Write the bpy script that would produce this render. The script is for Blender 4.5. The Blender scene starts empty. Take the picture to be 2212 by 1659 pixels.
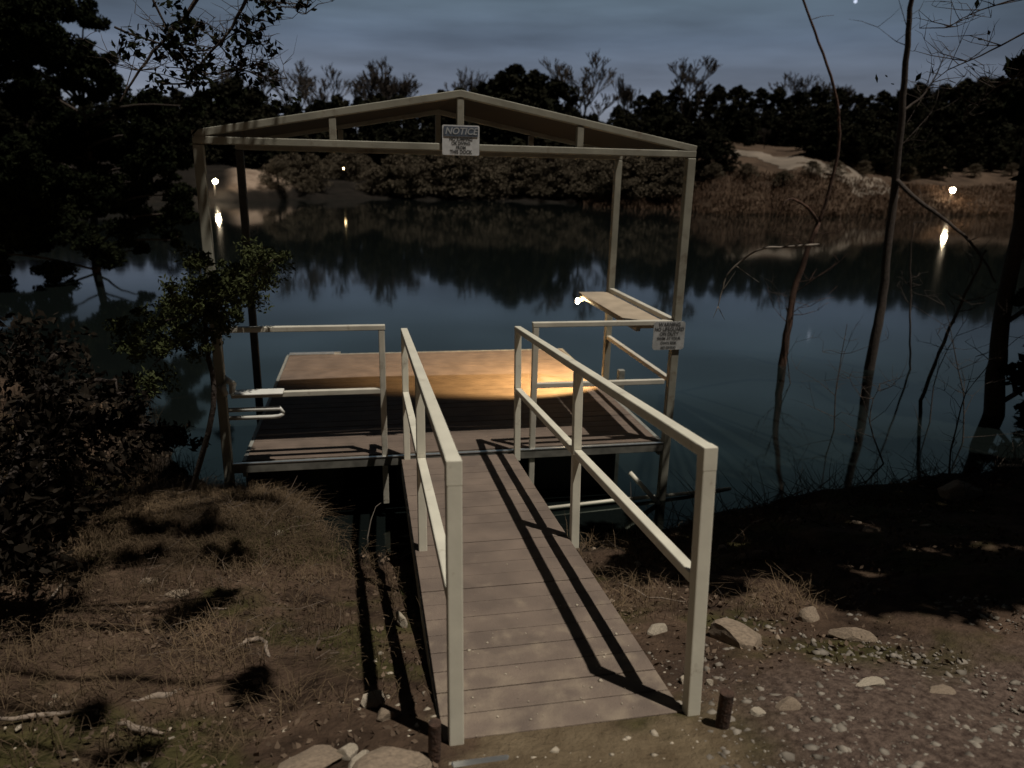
import bpy, math, random
import numpy as np
from mathutils import Vector, Matrix, noise as mnoise
random.seed(7); rng = np.random.default_rng(7)
C = bpy.context.scene.collection
sc = bpy.context.scene
PI = math.pi
# ------------------------------------------------------------------ camera (solved from the dock geometry)
CAM = np.array([1.138, -5.653, 2.261]); YAW, PITCH, ROLL, FPX = 0.1967, -0.2841, 0.0235, 1574.2
_F = np.array([math.sin(YAW)*math.cos(PITCH), math.cos(YAW)*math.cos(PITCH), math.sin(PITCH)])
_R = np.array([math.cos(YAW), -math.sin(YAW), 0.0]); _U = np.cross(_R, _F)
_R2 = _R*math.cos(ROLL)+_U*math.sin(ROLL); _U2 = -_R*math.sin(ROLL)+_U*math.cos(ROLL)
cam_d = bpy.data.cameras.new('camera'); cam = bpy.data.objects.new('camera', cam_d); C.objects.link(cam)
M = Matrix(((_R2[0], _U2[0], -_F[0], CAM[0]), (_R2[1], _U2[1], -_F[1], CAM[1]), (_R2[2], _U2[2], -_F[2], CAM[2]), (0, 0, 0, 1)))
cam.matrix_world = M
cam_d.sensor_width = 36; cam_d.lens = 36*FPX/2212; cam_d.clip_end = 2000; cam_d.clip_start = 0.05
cam_d.dof.use_dof = True; cam_d.dof.focus_distance = 4.3; cam_d.dof.aperture_fstop = 1.9
sc.camera = cam
def ray(px, py):
    d = _F+_R2*(px-1106)/FPX-_U2*(py-829.5)/FPX
    return d/np.linalg.norm(d)
def P(px, py, dist): return CAM+ray(px, py)*dist
def onz(px, py, z):
    d = ray(px, py); return CAM+d*(z-CAM[2])/d[2]
def bearing(px, py=400):
    d = ray(px, py); return math.degrees(math.atan2(d[0], d[1]))
# ------------------------------------------------------------------ materials
def mat(name, col, rough=.8, metal=0, var=.25, scale=8, bump=0, bscale=40, col2=None, spec=.5, detail=4, emis=None, estr=0, coord='Object'):
    m = bpy.data.materials.new(name); m.use_nodes = True; n = m.node_tree.nodes; l = m.node_tree.links
    b = n['Principled BSDF']; b.inputs['Roughness'].default_value = rough; b.inputs['Metallic'].default_value = metal
    b.inputs['Specular IOR Level'].default_value = spec
    tc = n.new('ShaderNodeTexCoord'); nz = n.new('ShaderNodeTexNoise'); nz.inputs['Scale'].default_value = scale; nz.inputs['Detail'].default_value = detail
    l.new(tc.outputs[coord], nz.inputs['Vector'])
    r = n.new('ShaderNodeValToRGB'); r.color_ramp.elements[0].position = .3; r.color_ramp.elements[1].position = .7
    c2 = col2 or tuple(min(1, c*(1+var)) for c in col); c1 = col if col2 else tuple(c*(1-var) for c in col)
    r.color_ramp.elements[0].color = (*c1, 1); r.color_ramp.elements[1].color = (*c2, 1)
    l.new(nz.outputs['Fac'], r.inputs['Fac']); l.new(r.outputs['Color'], b.inputs['Base Color'])
    if bump:
        nb = n.new('ShaderNodeTexNoise'); nb.inputs['Scale'].default_value = bscale; nb.inputs['Detail'].default_value = 5
        l.new(tc.outputs[coord], nb.inputs['Vector'])
        bp = n.new('ShaderNodeBump'); bp.inputs['Strength'].default_value = bump; bp.inputs['Distance'].default_value = .02
        l.new(nb.outputs['Fac'], bp.inputs['Height']); l.new(bp.outputs['Normal'], b.inputs['Normal'])
    if emis:
        b.inputs['Emission Color'].default_value = (*emis, 1); b.inputs['Emission Strength'].default_value = estr
    return m
STEEL = mat('galvanised_paint', (.69, .66, .55), .5, 0, .10, 6, .03, 60)
FRAME = mat('falloff_dimmed_frame_paint', (.285, .275, .225), .6, 0, .22, 5, .05, 60)  # light falloff towards the roof put into a darker copy of the steel paint
RAILM = mat('falloff_dimmed_rail_paint', (.56, .53, .45), .5, 0, .14, 6, .03, 60)  # gangway paint darkened for the dock rails, falloff put into the colour
STEELD = mat('weathered_galvanised', (.30, .30, .27), .55, .3, .25, 18, .12, 90)
BRIGHT = mat('bare_aluminium', (.75, .76, .76), .3, .9, .1, 30)
BOARD = mat('brown_composite_board', (.145, .108, .085), .75, 0, .22, 5, .35, 120, spec=.4)
FLOAT = mat('black_float_plastic', (.01, .01, .011), .6)
def stain(m, c, lo, hi, sc_):
    n = m.node_tree.nodes; l = m.node_tree.links; b = n['Principled BSDF']; src = b.inputs['Base Color'].links[0].from_socket
    g = n.new('ShaderNodeNewGeometry'); k = n.new('ShaderNodeTexNoise'); k.inputs['Scale'].default_value = sc_; k.inputs['Detail'].default_value = 8; k.inputs['Roughness'].default_value = .7; l.new(g.outputs['Position'], k.inputs['Vector'])
    r = n.new('ShaderNodeMapRange'); r.inputs['From Min'].default_value = lo; r.inputs['From Max'].default_value = hi; r.inputs['To Max'].default_value = .75; l.new(k.outputs['Fac'], r.inputs['Value'])
    x = n.new('ShaderNodeMix'); x.data_type = 'RGBA'; x.inputs['B'].default_value = (*c, 1); l.new(r.outputs['Result'], x.inputs['Factor']); l.new(src, x.inputs['A']); l.new(x.outputs['Result'], b.inputs['Base Color'])
stain(STEEL, (.23, .17, .11), .60, .74, 7)
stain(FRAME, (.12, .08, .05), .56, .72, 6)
stain(RAILM, (.22, .16, .10), .58, .74, 7)
DARKP2 = mat('grey_beam_paint', (.17, .165, .145), .6, 0, .3, 12)
DARKP = mat('dark_metal_and_shaded_post', (.05, .05, .045), .7, 0, .3, 18)
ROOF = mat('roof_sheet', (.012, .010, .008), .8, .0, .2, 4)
SIGNW = mat('sign_white', (.62, .63, .64), .5, 0, .12, 30)
SIGNB = mat('sign_blue_grey', (.10, .125, .17), .5, 0, .12, 30)
SIGNT = mat('sign_lettering_dark', (.07, .075, .08), .6)
SIGNL = mat('sign_lettering_pale', (.42, .44, .46), .5)
RUST = mat('rusty_iron', (.055, .03, .02), .9, 0, .5, 40, .5, 80)
BARK = mat('bark', (.05, .037, .03), .95, 0, .4, 25, .6, 60)
BARKR = mat('reddish_bark', (.085, .045, .031), .95, 0, .4, 12, .6, 60)
TWIG = mat('pale_twig', (.20, .17, .14), .9, 0, .3, 20)
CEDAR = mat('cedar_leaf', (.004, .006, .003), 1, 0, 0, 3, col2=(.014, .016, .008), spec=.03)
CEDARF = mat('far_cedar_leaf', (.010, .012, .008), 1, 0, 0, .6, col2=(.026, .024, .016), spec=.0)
GREENL = mat('green_leaf', (.022, .028, .009), .85, 0, 0, 6, col2=(.065, .075, .026), spec=.2)
BAREF = mat('far_bare_branch', (.055, .047, .042), 1, 0, .3, .8, spec=0)
SHRUBF = mat('far_brown_shrub', (.11, .090, .076), 1, 0, .35, .5, spec=0)
ROCK = mat('limestone', (.26, .20, .145), .9, 0, .3, 9, .5, 40, detail=8)
ROCKP = mat('pale_limestone', (.42, .36, .28), .9, 0, .25, 9, .5, 40, detail=8)
WOOD = mat('bleached_driftwood', (.24, .19, .15), .9, 0, .3, 20, .3, 50)
LITTER = mat('leaf_litter', (.05, .034, .024), .95, 0, 0, 3, col2=(.22, .16, .115), spec=.1, detail=8)
GRASSD = mat('dry_grass', (.036, .026, .017), .95, 0, 0, 1.6, col2=(.185, .130, .08), spec=.1)
GRASSG = mat('green_tuft', (.03, .035, .012), .95, 0, 0, 2.5, col2=(.09, .085, .03), spec=.1)
GRAV = mat('gravel_stone', (.10, .085, .07), .9, 0, 0, 14, col2=(.34, .30, .25), spec=.2)
LAMPG = mat('lit_lamp_glass', (.9, .85, .75), .5, emis=(1, .80, .55), estr=170)
LAMPS = mat('lit_small_lamp', (.9, .75, .5), .5, emis=(1, .70, .33), estr=25)
BULB = mat('lit_bulb', (1, .9, .7), .5, emis=(1, .70, .38), estr=150)
LAMPP = mat('lamp_post_white', (.7, .65, .55), .6)
PATHM = mat('pale_gravel_path', (.175, .142, .112), 1, 0, .3, .35, 0)
# ground: dirt bank, packed sandy landing near the ramp, brown grass hillside far away
def ground_mat():
    m = bpy.data.materials.new('ground_soil'); m.use_nodes = True; n = m.node_tree.nodes; l = m.node_tree.links
    b = n['Principled BSDF']; b.inputs['Roughness'].default_value = .95; b.inputs['Specular IOR Level'].default_value = .12
    g = n.new('ShaderNodeNewGeometry'); sx = n.new('ShaderNodeSeparateXYZ'); l.new(g.outputs['Position'], sx.inputs[0])
    def noi(s, d=6):
        k = n.new('ShaderNodeTexNoise'); k.inputs['Scale'].default_value = s; k.inputs['Detail'].default_value = d; k.inputs['Roughness'].default_value = .65
        l.new(g.outputs['Position'], k.inputs['Vector']); return k.outputs['Fac']
    def ramp(f, a, b_, c1, c2):
        r = n.new('ShaderNodeValToRGB'); e = r.color_ramp.elements; e[0].position = a; e[1].position = b_; e[0].color = (*c1, 1); e[1].color = (*c2, 1); l.new(f, r.inputs['Fac']); return r.outputs['Color']
    def mix(f, a, c):
        k = n.new('ShaderNodeMix'); k.data_type = 'RGBA'; l.new(f, k.inputs['Factor']); l.new(a, k.inputs['A']); l.new(c, k.inputs['B']); return k.outputs['Result']
    def mr(v, a, b_):
        k = n.new('ShaderNodeMapRange'); k.interpolation_type = 'SMOOTHSTEP'; k.inputs['From Min'].default_value = a; k.inputs['From Max'].default_value = b_; l.new(v, k.inputs['Value']); return k.outputs['Result']
    def mth(op, a, c):
        k = n.new('ShaderNodeMath'); k.operation = op
        for i, v in enumerate((a, c)):
            if isinstance(v, (int, float)): k.inputs[i].default_value = v
            else: l.new(v, k.inputs[i])
        return k.outputs[0]
    soil = ramp(noi(2.6, 10), .35, .68, (.030, .019, .013), (.155, .102, .070))
    moss = ramp(noi(14, 8), .3, .7, (.028, .026, .010), (.10, .085, .035))
    soil = mix(mr(noi(1.1, 3), .5, .62), soil, moss)
    grav = ramp(noi(30, 8), .35, .7, (.055, .037, .030), (.19, .138, .110))
    sand = ramp(noi(6, 8), .35, .7, (.13, .095, .058), (.215, .165, .105))
    wob = mth('MULTIPLY', noi(2.2, 5), 1.1)
    yy = mth('ADD', sx.outputs['Y'], wob)
    rightness = mr(sx.outputs['X'], 2.2, 2.8)
    gf = mth('MULTIPLY', mr(yy, -2.35, -2.95), rightness)
    near = mix(gf, soil, grav)
    # sandy landing patch in front of the ramp
    dx = mth('ABSOLUTE', mth('SUBTRACT', sx.outputs['X'], 1.95), 0)
    sf = mth('MULTIPLY', mr(mth('ADD', dx, wob), 1.25, .85), mr(yy, -2.8, -3.05))
    near = mix(sf, near, sand)
    hill = ramp(noi(.35, 6), .35, .68, (.045, .030, .021), (.11, .075, .052))
    woods = ramp(noi(.5, 6), .35, .7, (.006, .005, .004), (.020, .016, .013))
    bearingf = mth('DIVIDE', mth('SUBTRACT', sx.outputs['X'], 1.1), mth('ADD', sx.outputs['Y'], 5.65))
    hill = mix(mr(bearingf, .30, .40), woods, hill)
    bank = ramp(noi(.8, 5), .35, .7, (.16, .115, .085), (.34, .26, .20))  # pale bank, with the far lamp's glow put into its colour
    mb = mth('MULTIPLY', mr(mth('ABSOLUTE', mth('ADD', bearingf, .122), 0), .055, .030), mr(mth('ADD', sx.outputs['Z'], noi(.6, 4)), .55, 1.15))
    hill = mix(mth('MULTIPLY', mb, mr(sx.outputs['Y'], 70, 67.5)), hill, bank)
    col = mix(mr(sx.outputs['Y'], 20, 30), near, hill)
    wet = mr(sx.outputs['Z'], -.35, -.52)
    k = n.new('ShaderNodeMix'); k.data_type = 'RGBA'; k.inputs['B'].default_value = (.012, .010, .008, 1); l.new(wet, k.inputs['Factor']); l.new(col, k.inputs['A'])
    l.new(k.outputs['Result'], b.inputs['Base Color'])
    bp = n.new('ShaderNodeBump'); bp.inputs['Strength'].default_value = .9; bp.inputs['Distance'].default_value = .05
    l.new(mth('ADD', noi(9, 8), mth('MULTIPLY', noi(45, 4), .35)), bp.inputs['Height']); l.new(bp.outputs['Normal'], b.inputs['Normal'])
    return m
def water_mat():
    m = bpy.data.materials.new('lake_water'); m.use_nodes = True; n = m.node_tree.nodes; l = m.node_tree.links
    b = n['Principled BSDF']; b.inputs['Base Color'].default_value = (.0050, .0070, .0068, 1); b.inputs['Roughness'].default_value = .05
    b.inputs['IOR'].default_value = 1.45; b.inputs['Specular IOR Level'].default_value = .75; b.inputs['Specular Tint'].default_value = (.68, 1, .84, 1)
    g = n.new('ShaderNodeNewGeometry'); k = n.new('ShaderNodeTexNoise'); k.inputs['Scale'].default_value = 1.6; k.inputs['Detail'].default_value = 3
    l.new(g.outputs['Position'], k.inputs['Vector'])
    bp = n.new('ShaderNodeBump'); bp.inputs['Strength'].default_value = .010; bp.inputs['Distance'].default_value = .05
    l.new(k.outputs['Fac'], bp.inputs['Height']); l.new(bp.outputs['Normal'], b.inputs['Normal'])
    return m
# ------------------------------------------------------------------ mesh helpers
class MB:
    def __init__(s): s.v = []; s.f = []
    def add(s, vs, fs):
        o = len(s.v); s.v += [tuple(map(float, v)) for v in vs]; s.f += [tuple(i+o for i in f) for f in fs]; return s
    def box(s, a, b):
        x0, y0, z0 = a; x1, y1, z1 = b
        return s.add([(x0, y0, z0), (x1, y0, z0), (x1, y1, z0), (x0, y1, z0), (x0, y0, z1), (x1, y0, z1), (x1, y1, z1), (x0, y1, z1)],
                     [(3, 2, 1, 0), (4, 5, 6, 7), (0, 1, 5, 4), (1, 2, 6, 5), (2, 3, 7, 6), (3, 0, 4, 7)])
    def bar(s, p, q, w, h, up=(0, 0, 1)):
        """square tube from p to q: w across, h along 'up'"""
        p = np.array(p, float); q = np.array(q, float); d = q-p; d /= np.linalg.norm(d); up = np.array(up, float)
        r = np.cross(d, up); r /= np.linalg.norm(r); u = np.cross(r, d)
        c = []
        for e in (p, q):
            for a, b in ((-1, -1), (1, -1), (1, 1), (-1, 1)): c.append(e+r*a*w/2+u*b*h/2)
        return s.add(c, [(3, 2, 1, 0), (4, 5, 6, 7), (0, 1, 5, 4), (1, 2, 6, 5), (2, 3, 7, 6), (3, 0, 4, 7)])
    def tube(s, pts, rad, k=6):
        pts = [np.array(p, float) for p in pts]; n = len(pts); rad = rad if hasattr(rad, '__len__') else [rad]*n
        vs = []
        for i, p in enumerate(pts):
            d = pts[min(i+1, n-1)]-pts[max(i-1, 0)]; d /= (np.linalg.norm(d)+1e-9)
            a = np.array([0, 0, 1.]) if abs(d[2]) < .9 else np.array([1., 0, 0]); r = np.cross(d, a); r /= np.linalg.norm(r); u = np.cross(r, d)
            for j in range(k): t = 2*PI*j/k; vs.append(p+(r*math.cos(t)+u*math.sin(t))*rad[i])
        fs = [(i*k+j, i*k+(j+1) % k, (i+1)*k+(j+1) % k, (i+1)*k+j) for i in range(n-1) for j in range(k)]
        fs += [tuple(range(k))[::-1], tuple((n-1)*k+j for j in range(k))]
        return s.add(vs, fs)
    def build(s, name, m, parent=None, bevel=0, smooth=False):
        me = bpy.data.meshes.new(name); me.from_pydata(s.v, [], s.f); me.update()
        o = bpy.data.objects.new(name, me); C.objects.link(o); me.materials.append(m)
        if parent: o.parent = parent
        if bevel:
            b = o.modifiers.new('bevel', 'BEVEL'); b.width = bevel; b.segments = 2; b.limit_method = 'ANGLE'
        if smooth:
            for p in me.polygons: p.use_smooth = True
        return o
def quick(name, v, f, m, parent=None, smooth=False):
    """fast numpy mesh (all faces the same size)"""
    v = np.asarray(v, np.float32); f = np.asarray(f, np.int32); k = f.shape[1]
    me = bpy.data.meshes.new(name); me.vertices.add(len(v)); me.vertices.foreach_set('co', v.ravel())
    me.loops.add(f.size); me.loops.foreach_set('vertex_index', f.ravel())
    me.polygons.add(len(f)); me.polygons.foreach_set('loop_start', np.arange(0, f.size, k)); me.polygons.foreach_set('loop_total', np.full(len(f), k))
    if smooth: me.polygons.foreach_set('use_smooth', np.ones(len(f), bool))
    me.update(calc_edges=True); me.validate()
    o = bpy.data.objects.new(name, me); C.objects.link(o); me.materials.append(m)
    if parent: o.parent = parent
    return o
def tag(o, label=None, cat=None, group=None, kind=None):
    if label: o['label'] = label
    if cat: o['category'] = cat
    if group: o['group'] = group
    if kind: o['kind'] = kind
    return o
def empty(name, loc, rz=0):
    o = bpy.data.objects.new(name, None); C.objects.link(o); o.location = tuple(map(float, loc)); o.rotation_euler = (0, 0, rz); o.empty_display_size = .1; return o
def adopt(o, root):
    """parent an object built in world coordinates under root"""
    o.parent = root; o.matrix_parent_inverse = Matrix.LocRotScale(root.location, root.rotation_euler, root.scale).inverted(); return o
def copy_thing(root, loc, rz, s, label, group):
    r = root.copy(); C.objects.link(r); r.location = tuple(map(float, loc)); r.rotation_euler = (0, 0, rz); r.scale = s
    r['label'] = label; r['group'] = group
    for ch in list(root.children):
        c = ch.copy(); C.objects.link(c); c.parent = r
    return r
def leaves(centres, radii, n, size, flat=.7, elong=1.6):
    """n leaf-sized quads scattered through each clump"""
    centres = np.asarray(centres, float); K = len(centres); radii = np.broadcast_to(np.asarray(radii, float), (K,))
    c = np.repeat(centres, n, 0); r = np.repeat(radii, n)
    d = rng.normal(size=(K*n, 3)); d /= np.linalg.norm(d, axis=1)[:, None]
    pos = c+d*(r*rng.random(K*n)**.45)[:, None]*np.array([1, 1, flat])
    a = rng.normal(size=(K*n, 3)); a /= np.linalg.norm(a, axis=1)[:, None]
    b = np.cross(a, rng.normal(size=(K*n, 3))); b /= np.linalg.norm(b, axis=1)[:, None]
    s = size*rng.uniform(.5, 1.3, K*n)[:, None]
    v = np.stack([pos-a*s*elong/2, pos+b*s/2, pos+a*s*elong/2, pos-b*s/2], 1).reshape(-1, 3)
    f = np.arange(K*n*4).reshape(-1, 4)
    return v, f
# ------------------------------------------------------------------ terrain
WZ = -.55
_ysx = [-200, -60, -30, -12, -6, -3.2, -1.6, -.8, -.3, .45, .75, 2, 3.2, 4, 5.3, 7.5, 10, 14, 30, 60, 130, 300]
_ysy = [200, 70, 40, 14, 8, 5, 3.4, 1.5, .75, .35, -.5, -.8, -.65, -.35, -.05, .2, 1.0, 4, 14, 34, 80, 200]
_rb = [-60, -23, -14, -10.6, -7, -1.5, 11, 16, 20, 27.7, 35, 41, 46, 60, 80]
_rs = [60, 58, 62, 63.5, 66, 71, 73, 70, 65, 60, 65, 76, 84, 95, 100]
_hb = [-60, -23, -12, -8, 0, 11, 18, 23, 33, 38, 46, 80]
_hh = [4, 3, 3.2, 2.5, 2, 2.2, 3.5, 7.2, 6.8, 5.0, 5.4, 6]
def H(x, y):
    x = np.asarray(x, float); y = np.asarray(y, float)
    ys = np.interp(x, _ysx, _ysy); dx = x-CAM[0]; dy = y-CAM[1]; r = np.hypot(dx, dy); be = np.degrees(np.arctan2(dx, dy))
    tn = ys-y; u = np.clip(tn/(ys+3.5), 0, 1); zn = -.55+.82*u**.9
    over = np.clip(-3.5-y, 0, None); zn = np.where(y < -3.5, .27+.17*over-.03*np.clip(over-8, 0, 60), zn)
    zn = zn+np.where(tn > 0, .05*np.sin(x*1.9+y*.7)*np.clip(tn, 0, 1)*np.clip(np.abs(x-1.85)-.7, 0, 1)*(y > -20), 0)
    zn = zn+.19*np.exp(-((x+.25)/.85)**4)*np.exp(-((y+.40)/.55)**2)
    Rs = np.interp(be, _rb, _rs)+1.2*np.sin(be*.9)+.6*np.sin(be*2.3+1); tf = r-Rs; hh = np.interp(be, _hb, _hh)
    zf = -.55+hh*(1-np.exp(-np.clip(tf, 0, None)/14))+.03*np.clip(tf-40, 0, 400)+.25*np.sin(x*.3)*np.sin(y*.23)*np.clip(tf/8, 0, 1)
    zf = zf+1.35*np.exp(-((be+8.0)/3.0)**2)*np.exp(-((r-72)/6.0)**2)+.5*np.exp(-((be+5.9)/1.3)**2)*np.exp(-((r-72)/5.0)**2)
    s = np.minimum(y-ys, Rs-r)
    zw = -.55-np.clip(s*.35, 0, 2.2)
    z = np.where(tn > 0, zn, np.where((tf > 0) & (y > 0), zf, zw))
    return z
def h(x, y): return float(H(x, y))
def hit(px, py, t0=1.5, t1=160):
    d = ray(px, py); t = t0
    while t < t1:
        p = CAM+d*t
        if p[2] < h(p[0], p[1]): return np.array([p[0], p[1], h(p[0], p[1])])
        t += .02 if t < 12 else .25
    return CAM+d*t1
def axis(n, k, c, lo, hi):
    u = np.linspace(math.asinh((lo-c)/k), math.asinh((hi-c)/k), n); return c+k*np.sinh(u)
gx = axis(520, 5.0, 1.8, -320, 420); gy = axis(520, 5.0, -1.5, -90, 520)
X, Y = np.meshgrid(gx, gy); Z = H(X, Y)
rough = np.array([mnoise.fractal(Vector((a*1.7, b*1.7, 0)), 1.0, 2.0, 5) for a, b in zip(X.ravel(), Y.ravel())]).reshape(X.shape)
amp = np.clip((np.hypot(X-1.85, Y+3.9)-.9)/1.2, .12, 1)*np.where(Y < 10, .05, .0)*np.where((np.abs(X-1.83) < .62) & (Y > -3.65), .3, 1)
Z = Z+rough*amp
nx, ny = len(gx), len(gy)
idx = np.arange(nx*ny).reshape(ny, nx)
F4 = np.stack([idx[:-1, :-1], idx[:-1, 1:], idx[1:, 1:], idx[1:, :-1]], -1).reshape(-1, 4)
tag(quick('ground', np.stack([X, Y, Z], -1).reshape(-1, 3), F4, ground_mat(), smooth=True), kind='structure')
wv = [(-330, -3, WZ), (430, -3, WZ), (430, 300, WZ), (-330, 300, WZ)]
tag(quick('lake_water', wv, [(0, 1, 2, 3)], water_mat()), kind='structure')
# path up the far hill, draped on the terrain
ctr = [hit(a, b)[:2] for a, b in ((1560, 333), (1600, 329), (1655, 341), (1700, 350), (1764, 365), (1822, 386), (1870, 397), (1925, 409))]
cp = []
for i in range(len(ctr)-1):
    for t in np.linspace(0, 1, 8, endpoint=False): cp.append(ctr[i]*(1-t)+ctr[i+1]*t)
cp.append(ctr[-1]); cp = np.array(cp)
for _ in range(3): cp[1:-1] = (cp[:-2]+cp[1:-1]*2+cp[2:])/4
pv = []
for i, p in enumerate(cp):
    d = cp[min(i+1, len(cp)-1)]-cp[max(i-1, 0)]; d /= np.linalg.norm(d); nrm = np.array([-d[1], d[0]])
    w = 1.15+.75*min(1, i/20)+.3*math.sin(i*.7)+.25*math.sin(i*1.9)
    for a in (-1, -.33, .33, 1): q = p+nrm*a*w; pv.append((q[0], q[1], h(q[0], q[1])+.05))
pf = [(i*4+j, i*4+j+1, i*4+j+5, i*4+j+4) for i in range(len(cp)-1) for j in range(3)]
tag(quick('hill_path', pv, pf, PATHM, smooth=True), kind='structure')
# ------------------------------------------------------------------ dock with gabled roof
W = 3.66; HR = 1.093; HM = .56; HC = 2.42; HO = 2.49; HP = 2.82; DB = 1.75; DD = 3.47; XL = .13
dock = tag(empty('boat_dock', (0, 0, 0)), 'floating boat dock with pitched roof on steel posts, brown board deck and side rails', 'dock')
m = MB(); y = .045; i = 0
while y < DD-.02:
    x0 = XL+random.uniform(-.004, .004)
    m.box((x0, y, -.028+random.uniform(0, .002)), (W-.05, y+.138, random.uniform(-.0015, .0015))); y += .144
m.build('deck', BOARD, dock, .003)
m = MB(); m.box((.036, -.034, -.075), (W-.036, .030, -.003)); fb = m.build('front_beam', DARKP2, dock, .004)
m = MB(); m.box((.036, -.037, -.002), (W-.036, -.012, .008)); m.build('beam_edging', BRIGHT, fb, .002)
m = MB(); m.box((XL-.035, .042, -.14), (XL-.004, DD+.03, -.004)); m.box((W-.046, .042, -.14), (W-.01, DD+.03, -.004)); m.box((XL-.03, DD+.034, -.14), (W-.012, DD+.07, .0)); m.build('rim_beam', STEELD, dock, .004)
m = MB(); m.box((XL+.0, DD+.072, -.10), (XL+.62, DD+.10, .02)); m.box((XL, DD+.01, .004), (XL+.55, DD+.098, .014)); m.build('edge_trim', BRIGHT, dock, .002)
for x in (.45, 1.7, 2.95):
    m = MB(); m.box((x-.4, .35, -.62), (x+.4, 3.2, -.15)); m.build('float', FLOAT, dock, .05)
for x, y in ((0, 0), (W, 0), (0, DB), (W, DB)):
    m = MB(); m.box((x-.034, y-.034, -1.5), (x+.034, y+.034, HC-.03)); m.build('roof_post', FRAME if (y == 0 or x > 1) else DARKP, dock, .006)  # back-left post: tree shade put into its dark material
for y in (0, DB):
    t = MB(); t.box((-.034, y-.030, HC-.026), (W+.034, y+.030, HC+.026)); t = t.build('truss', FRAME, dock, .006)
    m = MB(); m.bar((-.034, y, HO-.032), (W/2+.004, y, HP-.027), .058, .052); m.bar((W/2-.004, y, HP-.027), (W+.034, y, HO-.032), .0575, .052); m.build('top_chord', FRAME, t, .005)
    for x in (W/4, W/2, 3*W/4):
        zt = HO-.07+(HP-HO)*(1-abs(x-W/2)/(W/2))
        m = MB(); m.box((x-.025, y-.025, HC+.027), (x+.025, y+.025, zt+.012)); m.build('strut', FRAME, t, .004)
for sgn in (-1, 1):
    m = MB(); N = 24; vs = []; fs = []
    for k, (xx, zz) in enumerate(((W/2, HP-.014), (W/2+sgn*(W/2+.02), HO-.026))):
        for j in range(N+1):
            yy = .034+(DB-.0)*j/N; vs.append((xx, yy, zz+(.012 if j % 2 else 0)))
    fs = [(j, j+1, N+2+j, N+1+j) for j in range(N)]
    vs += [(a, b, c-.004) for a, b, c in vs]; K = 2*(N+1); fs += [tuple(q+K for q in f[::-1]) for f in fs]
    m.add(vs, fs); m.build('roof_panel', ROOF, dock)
def railing(posts, a, b, name='railing'):
    """posts x list along y=0 between a and b"""
    m = MB(); m.box((min(a, b), -.025, HR-.040), (max(a, b), .026, HR)); r = m.build(name, RAILM, dock, .005)
    m = MB(); m.box((min(a, b)+.03, -.022, HM-.022), (max(a, b)-.03, .022, HM+.02)); m.build('mid_rail', RAILM, r, .005)
    for x in posts:
        m = MB(); m.box((x-.0235, -.0235, -.42), (x+.0235, .0235, HR-.041)); m.build('post', RAILM, r, .005)
railing([1.218], .039, 1.246); railing([2.45], 2.422, W-.039)
m = MB(); m.box((W-.026, .04, HR-.045), (W+.026, DB-.04, HR)); r = m.build('side_railing', RAILM, dock, .005)
m = MB(); m.box((W-.022, .04, HM-.022), (W+.022, DB-.04, HM+.02)); m.build('mid_rail', RAILM, r, .005)
m = MB(); m.box((W-.345, .03, HR-.075), (W-.03, DB+.02, HR-.047)); s = m.build('side_shelf', mat('shelf_board', (.42, .34, .25), .7, 0, .15, 6), dock, .003)
m = MB(); m.box((W-.33, .06, HR-.105), (W-.29, DB, HR-.077)); m.build('shelf_bearer', STEELD, s, .003)
# mooring post stub and rack
m = MB(); p = (3.83, 1.72); m.box((p[0]-.035, p[1]-.035, -1.4), (p[0]+.035, p[1]+.035, .19)); o = m.build('mooring_post', STEELD, None, .006)
tag(o, 'short grey square post standing in the water beyond the right side rail', 'post')
rk = tag(empty('tubular_rack', (.05, -.05, HM)), 'small white tubular rack clipped to the mid rail by the left corner post', 'rack')
WH = mat('white_enamel', (.72, .71, .66), .4, 0, .06, 20)
def tb(name, pts, rad, m_=WH, root=None, k=10):
    m = MB(); m.tube(pts, rad, k); return adopt(m.build(name, m_, None, 0, True), root)
m = MB(); m.box((.08, -.10, HM+.021), (.46, .03, HM+.036)); adopt(m.build('tray', WH, None, .006), rk)
tb('upper_tube', [(.05, -.06, HM-.10), (.43, -.06, HM-.10), (.45, -.06, HM-.14)], .017, root=rk)
tb('lower_tube', [(.05, -.06, HM-.165), (.37, -.06, HM-.165), (.42, -.06, HM-.16), (.45, -.06, HM-.14)], .017, root=rk)
tb('round_hook', [(.04, -.05, HM+.02), (.02, -.07, HM+.09), (.06, -.08, HM+.15), (.10, -.07, HM+.11), (.085, -.06, HM+.03)], [.02, .028, .034, .028, .02], root=rk)
# pipe lying along the water edge by the dock, and an added pale tube standing in for a patch of light
m = MB(); m.tube([(2.55, -.10, WZ+.03), (3.2, -.04, WZ+.035), (3.95, .04, WZ+.02), (4.4, .12, WZ+.0)], .017, 8)
tag(m.build('anchor_pipe', STEEL, None, 0, True), 'thin pale pipe lying at the water edge below the right front beam', 'pipe')
m = MB(); m.tube([(3.35, .02, -.28), (3.60, -.10, WZ+.0)], .022, 8)
tag(m.build('bright_patch_tube', STEEL, None, 0, True), 'added short pale tube standing for a bright patch under the right front corner of the dock', 'tube')
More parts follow.
